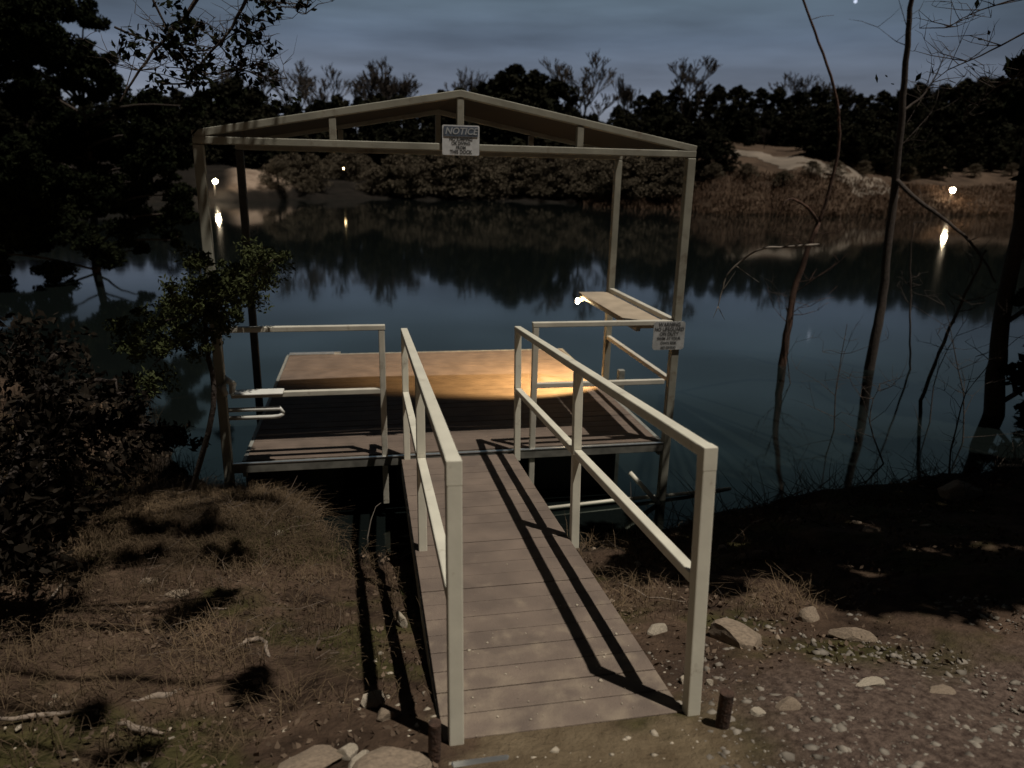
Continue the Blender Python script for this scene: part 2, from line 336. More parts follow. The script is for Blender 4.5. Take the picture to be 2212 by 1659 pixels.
# lamp under the shelf
lp = tag(empty('dock_lamp', (3.29, 1.70, .99)), 'glowing white bulb fixed under the far end of the side shelf', 'lamp')
bpy.ops.mesh.primitive_uv_sphere_add(segments=20, ring_count=12, radius=.024, location=(3.285, 1.69, .965)); b = bpy.context.active_object; b.name = 'bulb'; b.scale = (.85, .85, 1.25)
bpy.ops.object.shade_smooth(); b.data.materials.append(BULB); adopt(b, lp)
m = MB(); m.tube([(3.32, 1.69, .975), (3.37, 1.69, .985)], [.016, .02], 10); adopt(m.build('socket', WH, None, 0, True), lp)
m = MB(); m.box((3.24, 1.655, 1.006), (3.312, 1.76, 1.012)); adopt(m.build('shade', DARKP, None), lp)
ld = bpy.data.lights.new('dock_lamp_beam', 'SPOT'); ld.energy = 390; ld.color = (1, .64, .27); ld.shadow_soft_size = .02; ld.spot_size = math.radians(114); ld.spot_blend = .35
lo = bpy.data.objects.new('dock_lamp_beam', ld); C.objects.link(lo); lo.location = (3.27, 1.72, .91); lo.rotation_euler = Vector((-.30, .60, -.74)).to_track_quat('-Z', 'Y').to_euler()
# ------------------------------------------------------------------ signs
def text(body, size, loc, m_, root, name='lettering', sx=1, shear=0, bold=.0):
    cu = bpy.data.curves.new(name, 'FONT'); cu.body = body; cu.size = size; cu.align_x = 'CENTER'; cu.align_y = 'CENTER'; cu.shear = shear; cu.offset = bold; cu.resolution_u = 3
    o = bpy.data.objects.new(name, cu); C.objects.link(o); bpy.context.view_layer.update()
    me = bpy.data.meshes.new_from_object(o.evaluated_get(bpy.context.evaluated_depsgraph_get())); bpy.data.objects.remove(o)
    o = bpy.data.objects.new(name, me); C.objects.link(o); me.materials.clear(); me.materials.append(m_)
    o.matrix_world = Matrix.LocRotScale(Vector(loc), Matrix.Rotation(PI/2, 3, 'X').to_quaternion(), Vector((sx, 1, 1)))
    return adopt(o, root)
def plate(x0, z0, x1, z1, y, t=.004, r=.02):
    m = MB(); pts = []
    for cx, cz, a0 in ((x1-r, z1-r, 0), (x0+r, z1-r, 90), (x0+r, z0+r, 180), (x1-r, z0+r, 270)):
        for k in range(5): a = math.radians(a0+90*k/4); pts.append((cx+r*math.cos(a), cz+r*math.sin(a)))
    n = len(pts); vs = [(a, y-t, b) for a, b in pts]+[(a, y, b) for a, b in pts]
    return m.add(vs, [tuple(range(n)), tuple(range(2*n-1, n-1, -1))]+[(i, i+n, (i+1) % n+n, (i+1) % n) for i in range(n)])
ns = tag(empty('notice_sign', (W/2, -.045, HC)), 'white sign with blue NOTICE header hung in the middle of the roof truss', 'sign')
sx0, sx1, sz0, sz1 = W/2-.137, W/2+.137, HC-.055, HC+.155
adopt(plate(sx0, sz0, sx1, sz1, -.042, r=.012).build('panel', SIGNW, None), ns)
adopt(plate(sx0+.010, sz1-.079, sx1-.010, sz1-.010, -.0475, .002, .008).build('header_band', SIGNB, None), ns)
text('NOTICE', .066, (W/2, -.0515, sz1-.044), SIGNL, ns, sx=.98, shear=.25, bold=.001)
for i, (t, s) in enumerate((('NO JUMPING', .034), ('OR DIVING', .032), ('FROM', .032), ('THIS DOCK', .036))):
    text(t, s, (W/2, -.0475, sz1-.098-i*.030), SIGNT, ns, sx=.86, bold=.0012)
ws = tag(empty('warning_sign', (W-.06, -.04, HR)), 'weathered grey WARNING NO LIFEGUARD ON DUTY sign on the rail by the right corner post', 'sign')
x0, x1, z0, z1 = W-.215, W+.065, HR-.245, HR-.004
SIGNG = mat('sign_faded_grey', (.42, .43, .43), .55, 0, .3, 14)
adopt(plate(x0, z0, x1, z1, -.042, r=.025).build('panel', SIGNG, None), ws)
for i, (t, s) in enumerate((('WARNING', .046), ('NO LIFEGUARD', .043), ('ON DUTY', .043), ('SWIM AT YOUR', .034), ('OWN RISK', .034), ('NO DIVING', .03))):
    text(t, s, ((x0+x1)/2, -.048, z1-.026-i*.039), SIGNT, ws, sx=.86, bold=.001)
# ------------------------------------------------------------------ gangway ramp
RA, RB = 1.394, 2.308; Y0, Z0 = -.05, -.012; Y1, Z1 = -3.56, .275; ns_ = math.hypot(Y1-Y0, Z1-Z0)
dy, dz = (Y1-Y0)/ns_, (Z1-Z0)/ns_; ny_, nz_ = -dz*-1, -dy   # ramp normal (0, dz.., -dy)
NV = np.array([0, dz, -dy]); DV = np.array([0, dy, dz])
def rp(x, s, hh=0): return np.array([x, Y0, Z0])+DV*s+NV*hh
gw = tag(empty('gangway', (1.85, Y1, Z1)), 'narrow sloping gangway with brown boards and two pale metal handrails leading down to the dock', 'gangway')
def gbar(m, x0, s0, h0, x1, s1, h1):
    """box in ramp coordinates"""
    vs = [rp(x, s, k) for k in (h0, h1) for x, s in ((x0, s0), (x1, s0), (x1, s1), (x0, s1))]
    return m.add(vs, [(0, 1, 2, 3), (7, 6, 5, 4), (0, 4, 5, 1), (1, 5, 6, 2), (2, 6, 7, 3), (3, 7, 4, 0)])
# sandy boards
def ramp_board_mat():
    m = bpy.data.materials.new('sandy_composite_board'); m.use_nodes = True; n = m.node_tree.nodes; l = m.node_tree.links; b = n['Principled BSDF']
    b.inputs['Roughness'].default_value = .78; b.inputs['Specular IOR Level'].default_value = .3
    g = n.new('ShaderNodeNewGeometry'); sx = n.new('ShaderNodeSeparateXYZ'); l.new(g.outputs['Position'], sx.inputs[0])
    def noi(s, d):
        k = n.new('ShaderNodeTexNoise'); k.inputs['Scale'].default_value = s; k.inputs['Detail'].default_value = d; l.new(g.outputs['Position'], k.inputs['Vector']); return k.outputs['Fac']
    r = n.new('ShaderNodeValToRGB'); r.color_ramp.elements[0].color = (.145, .112, .092, 1); r.color_ramp.elements[1].color = (.215, .165, .132, 1); r.color_ramp.elements[0].position = .35; r.color_ramp.elements[1].position = .7
    l.new(noi(4, 7), r.inputs['Fac'])
    mr = n.new('ShaderNodeMapRange'); mr.inputs['From Min'].default_value = -1.9; mr.inputs['From Max'].default_value = -3.6; l.new(sx.outputs['Y'], mr.inputs['Value'])
    a = n.new('ShaderNodeMath'); a.operation = 'MULTIPLY_ADD'; l.new(mr.outputs['Result'], a.inputs[0]); a.inputs[1].default_value = .26; l.new(noi(9, 9), a.inputs[2])
    s = n.new('ShaderNodeMapRange'); s.interpolation_type = 'SMOOTHSTEP'; s.inputs['From Min'].default_value = .60; s.inputs['From Max'].default_value = 1.0; l.new(a.outputs[0], s.inputs['Value'])
    x = n.new('ShaderNodeMix'); x.data_type = 'RGBA'; x.inputs['B'].default_value = (.30, .24, .18, 1); l.new(s.outputs['Result'], x.inputs['Factor']); l.new(r.outputs['Color'], x.inputs['A']); l.new(x.outputs['Result'], b.inputs['Base Color'])
    bp = n.new('ShaderNodeBump'); bp.inputs['Strength'].default_value = .4; bp.inputs['Distance'].default_value = .01; l.new(noi(110, 3), bp.inputs['Height']); l.new(bp.outputs['Normal'], b.inputs['Normal'])
    return m
m = MB(); s = .02
while s < ns_-.1:
    j = random.uniform(-.0015, .0015); gbar(m, RA-.045, s, -.03, RB-.03, s+.137, j); s += .1425
adopt(m.build('deck', ramp_board_mat(), None, .003), gw)
m = MB(); gbar(m, RA-.05, .0, -.14, RA-.0, ns_-.25, -.033); gbar(m, RB-.09, .0, -.14, RB-.04, ns_-.25, -.033); adopt(m.build('side_beam', STEELD, None), gw)
HQ = 1.07; PW = .0265
for x in (RA, RB):
    m = MB(); gbar(m, x-PW, .02-.03, HQ-.045, x+PW, ns_-.075, HQ); hr = adopt(m.build('handrail', STEEL, None, .006), gw)
    def kid(o): o.parent = hr; o.matrix_parent_inverse = Matrix.LocRotScale(gw.location, gw.rotation_euler, gw.scale).inverted().inverted() @ Matrix.Identity(4); o.matrix_parent_inverse = Matrix.Identity(4); return o
    m = MB(); 
    for a, b_ in ((.05, ns_*.505-.033), (ns_*.505+.033, ns_-.115)): gbar(m, x-.024, a, .545-.022, x+.024, b_, .545+.022)
    kid(m.build('mid_rail', STEEL, None, .006))
    for s in (.015, ns_*.505, ns_-.08):
        m = MB(); w = PW+.0006 if s > 3 else .025; top = HQ+.0008 if s > 3 else HQ-.046
        gbar(m, x-w, s-w, -.06 if s < 3 else -.05, x+w, s+w, top); kid(m.build('post', STEEL, None, .005))
        if s > 3:
            m = MB(); gbar(m, x-w-.0006, s-w-.0006, top-.09, x+w+.0006, s+w+.0006, top+.0006); kid(m.build('post_cap', STEEL, None, .004))
m = MB(); m.box((RA-.035, Y1-.085, .262), (RA+.175, Y1-.035, .292)); adopt(m.build('foot_plate', BRIGHT, None, .01), gw)
# rusty stakes
def stake(px, py, r, hh, lab, z=None):
    p = hit(px, py); m = MB(); m.tube([(p[0], p[1], p[2]-.2), (p[0]+.008, p[1]-.004, p[2]+hh)], r, 14); m.tube([(p[0]+.008, p[1]-.004, p[2]+hh+.0005), (p[0]+.008, p[1]-.004, p[2]+hh+.001)], [r*.7, .001], 14)
    tag(m.build('pipe_stake', RUST, None, 0, False), lab, 'stake')
stake(1556, 1572, .026, .15, 'rusty pipe stake beside the foot of the right ramp post')
stake(935, 1645, .022, .16, 'rusty pipe stake in shadow behind the foot of the left ramp post')
# ------------------------------------------------------------------ rocks, sticks, gravel, litter, grass
def rock(px, py, w, d, hgt, lab, m_=ROCK, rz=0, seed=0, name='rock', grp=None, sink=.3):
    p = hit(px, py); rnd = random.Random(seed+int(px*7+py)); import bmesh
    bm = bmesh.new(); bmesh.ops.create_icosphere(bm, subdivisions=3, radius=1)
    planes = [Vector((rnd.gauss(0, 1), rnd.gauss(0, 1), rnd.gauss(0, .8))).normalized() for _ in range(9)]
    for v in bm.verts:
        for q in planes:
            e = v.co.dot(q)-rnd.uniform(.62, .64)
            if e > 0: v.co -= q*e
        v.co *= 1+.07*mnoise.noise(v.co*2.5+Vector((seed, px, 0)))
    me = bpy.data.meshes.new(name); bm.to_mesh(me); bm.free(); me.materials.append(m_)
    o = bpy.data.objects.new(name, me); C.objects.link(o); o.scale = (w/2*1.35, d/2*1.35, hgt/2*1.35); o.rotation_euler = (rnd.uniform(-.15, .15), rnd.uniform(-.15, .15), rz)
    o.location = (p[0], p[1], p[2]+hgt*(.5-sink)); tag(o, lab, 'rock', grp); return o
rock(1597, 1385, .22, .16, .12, 'large tan angular rock right of the ramp below the near right post', rz=-.5)
rock(1417, 1368, .09, .08, .07, 'small pale rock touching the right edge of the ramp boards', ROCKP, rz=.4)
rock(1835, 1382, .20, .08, .07, 'long low dim rock on the right bank at the edge of the dark', rz=-.35)
rock(1750, 1342, .11, .09, .09, 'pointed dim rock on the right bank left of the long low rock', rz=.2)
rock(2065, 1072, .36, .22, .17, 'large dim rock on the far right bank near the water', rz=.1)
rock(1708, 1062, .12, .10, .10, 'small mottled rock at the water edge near a twig', rz=.8)
rock(1600, 1018, .10, .07, .06, 'small grey rock at the water edge right of the dock')
rock(1880, 1148, .11, .07, .04, 'flat dim stone on the shaded right bank')
rock(2000, 1140, .07, .05, .04, 'small pale stone on the shaded right bank below the large rock', ROCKP)
rock(1625, 1205, .22, .07, .06, 'long flat stone half buried on the shaded slope right of the handrail')
rock(1560, 1190, .08, .06, .05, 'small round stone on the shaded slope right of the handrail')
rock(1345, 1205, .05, .04, .03, 'tiny pale stone in the black shadow right of the ramp', ROCKP)
rock(1378, 1222, .05, .04, .03, 'second tiny pale stone in the black shadow right of the ramp', ROCKP)
rock(866, 1350, .05, .10, .07, 'upright pale stone standing between ramp and rail shadow', ROCKP, rz=.3, sink=.15)
rock(808, 1522, .11, .07, .06, 'pale angular rock lying between the two rail shadows', ROCKP, rz=.3)
rock(832, 1552, .07, .05, .05, 'grey rock below the pale angular rock between the shadows')
rock(672, 1652, .22, .10, .05, 'broad flat tan rock at the bottom edge left of the shadows', rz=.15)
rock(752, 1632, .07, .05, .05, 'small pale rock right of the broad flat rock', ROCKP)
rock(775, 1652, .08, .05, .05, 'small tan rock at the bottom edge below the rail shadows', ROCKP, rz=.5)
rock(862, 1665, .24, .14, .06, 'big rounded grey rock at the bottom edge beside the ramp post', ROCK, rz=.1)
rock(598, 1158, .09, .07, .05, 'whitish stone in the brush left of the ramp', ROCKP, rz=.3)
rock(320, 1262, .10, .07, .05, 'dim rounded stone on the dark left bank')
rock(388, 1288, .12, .08, .04, 'flat dim stone beside the rounded stone on the left bank')
rock(178, 1062, .09, .06, .05, 'greyish stone at the left water edge below the dark tree')
rock(1475, 1475, .03, .04, .04, 'pointed pinkish stone at the foot of the near right ramp post', ROCKP)
rock(1532, 1478, .035, .03, .03, 'small yellowish stone between the ramp post and the rusty stake', ROCKP)
rock(1638, 1545, .05, .04, .03, 'pale stone in the gravel right of the rusty stake', ROCKP)
rock(1880, 1480, .12, .05, .03, 'flat pale slab in the gravel at the crest of the right bank', ROCKP)
rock(2030, 1500, .10, .06, .03, 'tan slab in the gravel near the right edge', ROCK)
rock(1700, 1530, .08, .06, .035, 'grey lump among gravel right of the stakes', ROCK)
def stick(pts, r, lab, m_=WOOD, name='stick', lift=.012, cat='stick'):
    w = []
    for q in pts:
        p = hit(q[0], q[1]); w.append((p[0], p[1], p[2]+lift+(q[2] if len(q) > 2 else 0)))
    ww = [];
    for i in range(len(w)-1):
        for t in (0, .33, .66): a = np.array(w[i])*(1-t)+np.array(w[i+1])*t; ww.append(a+rng.normal(size=3)*r*.5)
    ww.append(np.array(w[-1])); n = len(ww)
    m = MB(); m.tube(ww, [r*(1-.55*abs(2*i/(n-1)-.75)) for i in range(n)], 7); tag(m.build(name, m_, None, 0, True), lab, cat)
stick([(284, 1523), (345, 1510), (378, 1500), (390, 1494)], .016, 'thick pale stick on the dark ground at lower left')
stick([(0, 1560), (110, 1552), (213, 1540)], .012, 'long straight stick running in from the left edge')
stick([(262, 1574), (310, 1584), (355, 1590)], .014, 'pale stick below the thick stick at lower left')
stick([(458, 1318), (491, 1319)], .008, 'short white stick in the middle of the left bank')
stick([(93, 1315), (147, 1252)], .008, 'thin slanting stick in the dark at far left')
stick([(515, 1402), (545, 1388), (569, 1382), (582, 1425), (595, 1466)], .014, 'bent pale driftwood piece shaped like an antler on the left bank')
stick([(387, 1045), (430, 1028), (480, 1017)], .009, 'pale twig lying just left of the front corner post')
stick([(540, 1030, .03), (552, 1045, .02), (560, 1062), (600, 1078), (640, 1082)], .010, 'pale forked branch lying in the brush below the dock beam')
stick([(660, 1090), (672, 1072, .04), (680, 1060, .08)], .005, 'upright twig in the brush left of the ramp')
stick([(860, 1212), (905, 1198, .04), (925, 1190, .05)], .005, 'thin pale stick leaning on the left edge of the ramp')
stick([(585, 1180), (618, 1172)], .006, 'short pale stick in the green tuft left of the ramp')
stick([(1680, 1025, .06), (1700, 1048), (1735, 1068)], .010, 'dark twig sticking up beside the mottled rock at the water edge', BARK)
stick([(1960, 990, .03), (1985, 972, .04)], .012, 'pale broken stick near the water on the right bank')
stick([(1890, 1045), (1910, 1036)], .012, 'short grey stick on the right bank near the water')
stick([(1320, 1150, .05), (1300, 1180), (1380, 1165), (1440, 1160)], .004, 'thin brown twig in the shadow right of the ramp')
stick([(1330, 1260), (1400, 1295), (1480, 1305)], .006, 'brown twig at the top of the lit slope right of the ramp')
stick([(440, 1180), (520, 1165), (560, 1150)], .006, 'thin twig across the upper left brush')
stick([(300, 1130), (350, 1150), (390, 1165)], .006, 'thin straight twig on the left bank below the reeds')
# stem arching beside the ramp
a = hit(795, 1195); m = MB(); m.tube([a, a+(0, .02, .12), a+(.03, .05, .25), a+(.07, .08, .34), a+(.14, .10, .38)], [.005, .005, .004, .003, .002], 6)
tag(m.build('bent_stem', TWIG, None, 0, True), 'single pale bent grass stem arching beside the left side of the ramp', 'plant')
def scatter(n, region, test=None):
    out = []
    while len(out) < n:
        px, py = random.uniform(*region[:2]), random.uniform(*region[2:]); p = hit(px, py)
        if p[2] > WZ+.02 and p[1] < 12 and (test is None or test(p)): out.append(p)
    return np.array(out)
off_ramp = lambda p: not (RA-.06 < p[0] < RB+.0 and Y1-.02 < p[1] < 0)
def scat_world(n, x0, x1, y0, y1, test=off_ramp):
    out = []
    while len(out) < n:
        x, y = random.uniform(x0, x1), random.uniform(y0, y1); z = h(x, y)
        if z > WZ+.01 and test((x, y, z)): out.append((x, y, z))
    return np.array(out)
def pebbles(name, pts, s0, s1, m_, lab, cat='gravel', flat=.6):
    ico = np.array([(0, 0, 1), (.894, 0, .447), (.276, .851, .447), (-.724, .526, .447), (-.724, -.526, .447), (.276, -.851, .447), (.724, .526, -.447), (-.276, .851, -.447), (-.894, 0, -.447), (-.276, -.851, -.447), (.724, -.526, -.447), (0, 0, -1)])
    fi = np.array([(0, 1, 2), (0, 2, 3), (0, 3, 4), (0, 4, 5), (0, 5, 1), (1, 6, 2), (2, 7, 3), (3, 8, 4), (4, 9, 5), (5, 10, 1), (2, 6, 7), (3, 7, 8), (4, 8, 9), (5, 9, 10), (1, 10, 6), (11, 7, 6), (11, 8, 7), (11, 9, 8), (11, 10, 9), (11, 6, 10)])
    n = len(pts); s = s0+(s1-s0)*rng.random(n)**4; v = ico[None]*(1+.3*rng.normal(size=(n, 12, 1)).clip(-1, 1))*rng.uniform(.6, 1.3, (n, 1, 3)); v[:, :, 2] *= flat
    v = v*s[:, None, None]+pts[:, None, :]-np.array([0, 0, .18])*s[:, None, None]; f = fi[None]+np.arange(n)[:, None, None]*12
    o = quick(name, v.reshape(-1, 3), f.reshape(-1, 3), m_); return tag(o, lab, cat, kind='stuff')
gp = scat_world(9000, 2.25, 7, -5.2, -2.55, lambda p: p[1] < -2.75+.35*math.sin(p[0]*2.1)+random.uniform(-.3, .25))
pebbles('gravel', gp, .004, .024, GRAV, 'loose pale gravel spread over the landing and right bank crest')
gp = scat_world(900, -1.2, 2.4, -4.6, -2.6, lambda p: off_ramp(p) and (p[1] < Y1 or random.random() < .5))
pebbles('small_stones', gp, .004, .020, ROCKP, 'small pale stones scattered left of and in front of the ramp foot')
gp = scat_world(700, 2.3, 7, -2.9, .9); pebbles('bank_stones', gp, .005, .03, ROCK, 'scattered stones on the shaded right bank')
rpb = np.array([rp(random.uniform(RA, RB-.08), ns_-abs(random.gauss(0, .55))-.08, .003) for _ in range(55)])
pebbles('ramp_grit', rpb, .003, .010, ROCKP, 'bits of pale grit lying on the lower boards of the gangway')
# leaf litter: tiny flat leaves and needles
pts = np.concatenate([scat_world(15000, -4, 1.36, -4.4, 3.5), scat_world(6500, 2.3, 7.5, -3.3, 1.5)])
v, f = leaves(pts+np.array([0, 0, .006]), .012, 1, .018, .35, 1.9)
tag(quick('leaf_litter', v, f, LITTER), 'brown leaf litter covering the earth bank on both sides of the ramp', 'leaf litter', kind='stuff')
def blades(pts, n, hgt, w, spread, lean=.6):
    K = len(pts); c = np.repeat(pts, n, 0)+np.concatenate([rng.normal(size=(K*n, 2))*spread, np.zeros((K*n, 1))], 1); N = K*n
    a = rng.random(N)*2*PI; L = hgt*rng.uniform(.35, 1.2, N); ln = np.abs(rng.normal(size=N))*lean; d = np.stack([np.cos(a), np.sin(a), np.zeros(N)], 1); sd = np.stack([-np.sin(a), np.cos(a), np.zeros(N)], 1)*w
    up = np.array([0, 0, 1.]); m1 = c+d*(L*ln*.35)[:, None]+up*(L*.6)[:, None]; tp = c+d*(L*ln)[:, None]+up*(L*.95/(1+ln*.7))[:, None]
    v = np.stack([c-sd, c+sd, m1+sd*.7, m1-sd*.7, m1-sd*.7, m1+sd*.7, tp+sd*.15, tp-sd*.15], 1).reshape(-1, 3)
    return v, np.arange(N*8).reshape(-1, 4)
pts = np.concatenate([scat_world(800, -1.8, .72, -3.4, .5), scat_world(1100, -.7, .75, -1.3, .3), scat_world(60, .7, 1.3, -3.2, -.6), scat_world(120, 2.35, 4.0, -2.6, -.8)])
v, f = blades(pts, 14, .12, .0016, .06, 1.6)
tag(quick('dry_grass', v, f, GRASSD), 'dry tangled grass and twigs on the earth bank', 'grass', kind='stuff')
pts = np.concatenate([np.array([hit(random.gauss(a, s), random.gauss(b, s*.45)) for _ in range(k)]) for a, b, s, k in ((560, 1160, 45, 34), (520, 1190, 35, 20), (640, 1165, 30, 14), (700, 1210, 40, 16), (465, 1075, 40, 16), (905, 1300, 8, 3))])
v, f = blades(pts, 34, .075, .0018, .04, .9)
tag(quick('green_grass', v, f, GRASSG), 'low green grass tufts on the left bank', 'grass', kind='stuff')
pts = scat_world(260, -3.6, -.45, -.4, 3.2); v, f = blades(pts, 16, .30, .003, .07, .5)
tag(quick('reeds', v, f, mat('dim_reed', (.02, .016, .011), 1, 0, 0, 2, col2=(.055, .042, .03), spec=0)), 'dim reeds and brush at the water edge left of the dock', 'reeds', kind='stuff')
# brushwood tangle below the front beam
m = MB()
for _ in range(900):
    p = hit(random.uniform(330, 760), random.gauss(1075, 42)) if random.random() < .78 else hit(random.uniform(250, 730), random.uniform(1050, 1450)); a = random.uniform(0, 2*PI); L = random.uniform(.06, .24)
    d = np.array([math.cos(a), math.sin(a)*.5, random.uniform(-.05, .8)])*L; q = p+np.array([0, 0, .015])
    m.tube([q, q+d*.5+rng.normal(size=3)*.02, q+d], [.0022, .002, .001], 3)
tag(m.build('brushwood', mat('dead_twig', (.12, .09, .068), .9, 0, .4, 3), None), 'tangle of thin dead twigs on the bank under the dock front beam', 'twigs', kind='stuff')
m = MB()
for _ in range(620):
    x = random.uniform(2.9, 8.5); ysr = float(np.interp(x, _ysx, _ysy)); y = ysr-abs(random.gauss(0, .55))+.05; z = max(h(x, y), WZ); L = random.uniform(.10, .5); a = random.uniform(0, 2*PI)
    d = np.array([math.cos(a)*.7, math.sin(a)*.7, random.uniform(.05, 1.1)]); d = d/np.linalg.norm(d)*L; q = np.array([x, y, z])
    m.tube([q, q+d*.5+rng.normal(size=3)*.02, q+d+rng.normal(size=3)*.02], [.004, .003, .001], 3)
tag(m.build('shore_brush', mat('dark_brush_twig', (.06, .045, .035), .95, 0, .5, 2), None), 'dark tangle of bare twigs along the right water edge', 'brush', kind='stuff')
# far brown grass fringe on the right shore
pts = []
while len(pts) < 3800:
    be = random.uniform(17, 47); r = float(np.interp(be, _rb, _rs))+1.2*math.sin(be*.9)+.6*math.sin(be*2.3+1)+random.random()**1.5*9-.3
    x, y = CAM[0]+r*math.sin(math.radians(be)), CAM[1]+r*math.cos(math.radians(be)); pts.append((x, y, max(h(x, y), WZ)))
v, f = blades(np.array(pts), 9, .42, .03, .5, .5)
FR = mat('far_brown_grass', (.080, .052, .036), 1, 0, 0, .12, col2=(.13, .085, .060), spec=0)
tag(quick('shore_grass', v, f, FR), 'brown grass fringe along the far right shore of the lake', 'grass', kind='stuff')
# ------------------------------------------------------------------ far trees (three kinds, shared meshes)
def bare_tree_mesh(seed, height=10, spread=.55, r0=.16, depth=7, twig=.006):
    rnd = random.Random(seed); tr = MB(); br = MB()
    def grow(p, d, L, r, lev):
        n = 3; pts = [p]; q = p; dd = d
        for i in range(n):
            dd = dd+np.array([rnd.gauss(0, .13), rnd.gauss(0, .13), rnd.gauss(0, .06)+(.05 if lev else 0)]); dd /= np.linalg.norm(dd); q = q+dd*L/n; pts.append(q)
        (tr if lev < 1 else br).tube(pts, [r, r*.9, r*.8, r*.68], 5 if lev < 2 else 3)
        if lev >= depth: return
        for k in range(rnd.choice((2, 3, 3)) if lev else rnd.choice((3, 4))):
            a = rnd.uniform(0, 2*PI); s = rnd.uniform(.35, .9)*spread*1.5
            nd = dd+np.array([math.cos(a)*s, math.sin(a)*s, rnd.uniform(-.05, .25)]); nd /= np.linalg.norm(nd)
            grow(pts[rnd.choice((2, 3, 3))], nd, L*rnd.uniform(.62, .84), max(r*rnd.uniform(.5, .68), twig), lev+1)
    grow(np.array([0, 0, -.3]), np.array([rnd.gauss(0, .05), rnd.gauss(0, .05), 1.]), height*.25, r0, 0)
    return tr, br
def bare_proto(seed, m_, name='bare_tree', **k):
    t, b = bare_tree_mesh(seed, **k); r = empty(name, (0, 0, 0)); t.build('trunk', m_, r); b.build('crown', m_, r); return r
def cedar_proto(seed, height=9, rad=2.6, n=150, leafn=46, size=.30, m_=CEDARF):
    rnd = random.Random(seed); r = empty('cedar_tree', (0, 0, 0)); m = MB(); m.tube([(0, 0, -.4), (.05, 0, height*.4), (0, .05, height*.9)], [.2, .14, .04], 6)
    cs = []; rr = []
    for i in range(n):
        z = rnd.uniform(.06, 1)**1.0; a = rnd.uniform(0, 2*PI); R = rad*(1-z**3)**.6*(.35+.7*rnd.random())*(.75 if z < .15 else 1)*(1+.25*math.sin(a*3+seed))
        c = (R*math.cos(a), R*math.sin(a), height*z); cs.append(c); rr.append(rnd.uniform(.5, 1.0)*(1.15-.55*z))
        if i % 3 == 0: m.tube([(0, 0, height*z*.8), c], [.04, .015], 3)
    m.build('trunk', BARK, r); v, f = leaves(cs, rr, leafn, size, .75); quick('crown', v, f, m_, r); return r
bares = [bare_proto(s, BAREF, height=hh, spread=sp, r0=.24, twig=.030) for s, hh, sp in ((11, 10, .5), (23, 10, .62), (37, 10, .42))]
BRUSHF = mat('far_brown_brush', (.075, .063, .046), 1, 0, 0, .25, col2=(.130, .106, .078), spec=0)
shrubs = [cedar_proto(sd_, 5.2, 2.4, n=80, leafn=90, size=.13, m_=BRUSHF) for sd_ in (15, 19)]
for q in shrubs: q.name = 'bare_shrub'
cedars = [cedar_proto(s, 9, rd) for s, rd in ((2, 3.0), (4, 3.5), (8, 2.6))]
used = set()
def put(protos, k, px, top, dist, lab, grp, wide=1.0, base=9.0):
    pr = protos[k % len(protos)]; be = math.radians(bearing(px)); x, y = CAM[0]+dist*math.sin(be), CAM[1]+dist*math.cos(be); z = h(x, y)
    d = ray(px, top); th = d[2]/math.hypot(d[0], d[1])*dist+CAM[2]; s = max(.25, (th-z)/base)
    if pr.name in used: return copy_thing(pr, (x, y, z), random.uniform(0, 6.28), (s*wide, s*wide, s), lab, grp)
    used.add(pr.name); pr.location = (x, y, z); pr.scale = (s*wide, s*wide, s); pr['label'] = lab; pr['group'] = grp; return pr
def cput(*a, **k): o = put(*a, **k); return o
sky_x = [-80, 250, 470, 530, 600, 690, 760, 850, 930, 1000, 1080, 1120, 1165, 1200, 1232, 1262, 1310, 1350, 1400, 1440, 1480, 1520, 1600, 1700, 1800, 1900, 2000, 2100, 2300]
sky_y = [200, 200, 190, 172, 214, 224, 206, 205, 208, 190, 160, 148, 150, 178, 222, 262, 244, 212, 198, 178, 196, 184, 196, 190, 202, 192, 182, 172, 180]
G1 = 'dark cedars along the far skyline'; lab1 = 'dense dark cedar in the row along the far skyline'
k = 0
for px in range(-60, 2290, 42):
    t = float(np.interp(px, sky_x, sky_y)); bw = 118 if px > 1330 else 102
    o = cput(cedars, k, px+random.uniform(-8, 8), t+random.uniform(-6, 10), bw+random.uniform(-4, 10), lab1, G1, wide=random.uniform(.85, 1.15)); o['category'] = 'tree'; k += 1
G2 = 'dark cedars standing in front of the skyline row'; lab2 = 'lower dark cedar in front of the skyline row of cedars'
for px in range(-40, 2290, 58):
    t = float(np.interp(px, sky_x, sky_y))+random.uniform(30, 75)
    if 1560 < px < 1950: t = random.uniform(215, 250)
    bw = 112 if px > 1330 else 95
    o = cput(cedars, k, px+random.uniform(-10, 10), t, bw+random.uniform(-3, 3), lab2, G2, wide=random.uniform(1.1, 1.4)); o['category'] = 'tree'; k += 1
# dark belt between skyline and lit slope on the right
G2b = 'dark cedars bordering the lit slope and path'; lab2b = 'dark cedar at the upper border of the lit slope on the right'
for px, t, d in ((1350, 250, 84), (1400, 262, 82), (1452, 268, 84), (1505, 262, 82), (1542, 262, 86)):
    o = cput(cedars, k, px, t, d, lab2b, G2b, wide=1.25); o['category'] = 'tree'; k += 1
for px, py, t in ((1755, 350, 252), (1790, 360, 262), (1830, 370, 270), (1872, 380, 272), (1915, 388, 285), (1960, 392, 290), (1850, 372, 240), (2010, 392, 300), (2070, 380, 285), (2130, 375, 275), (2190, 372, 270), (1600, 318, 235), (1645, 314, 240), (1690, 318, 235), (1725, 330, 240), (2235, 372, 270), (1930, 385, 262), (1780, 352, 235)):
    q = hit(px, py); d = math.hypot(q[0]-CAM[0], q[1]-CAM[1])+3.5
    o = cput(cedars, k, px, t, d, lab2b, G2b, wide=1.35); o['category'] = 'tree'; k += 1
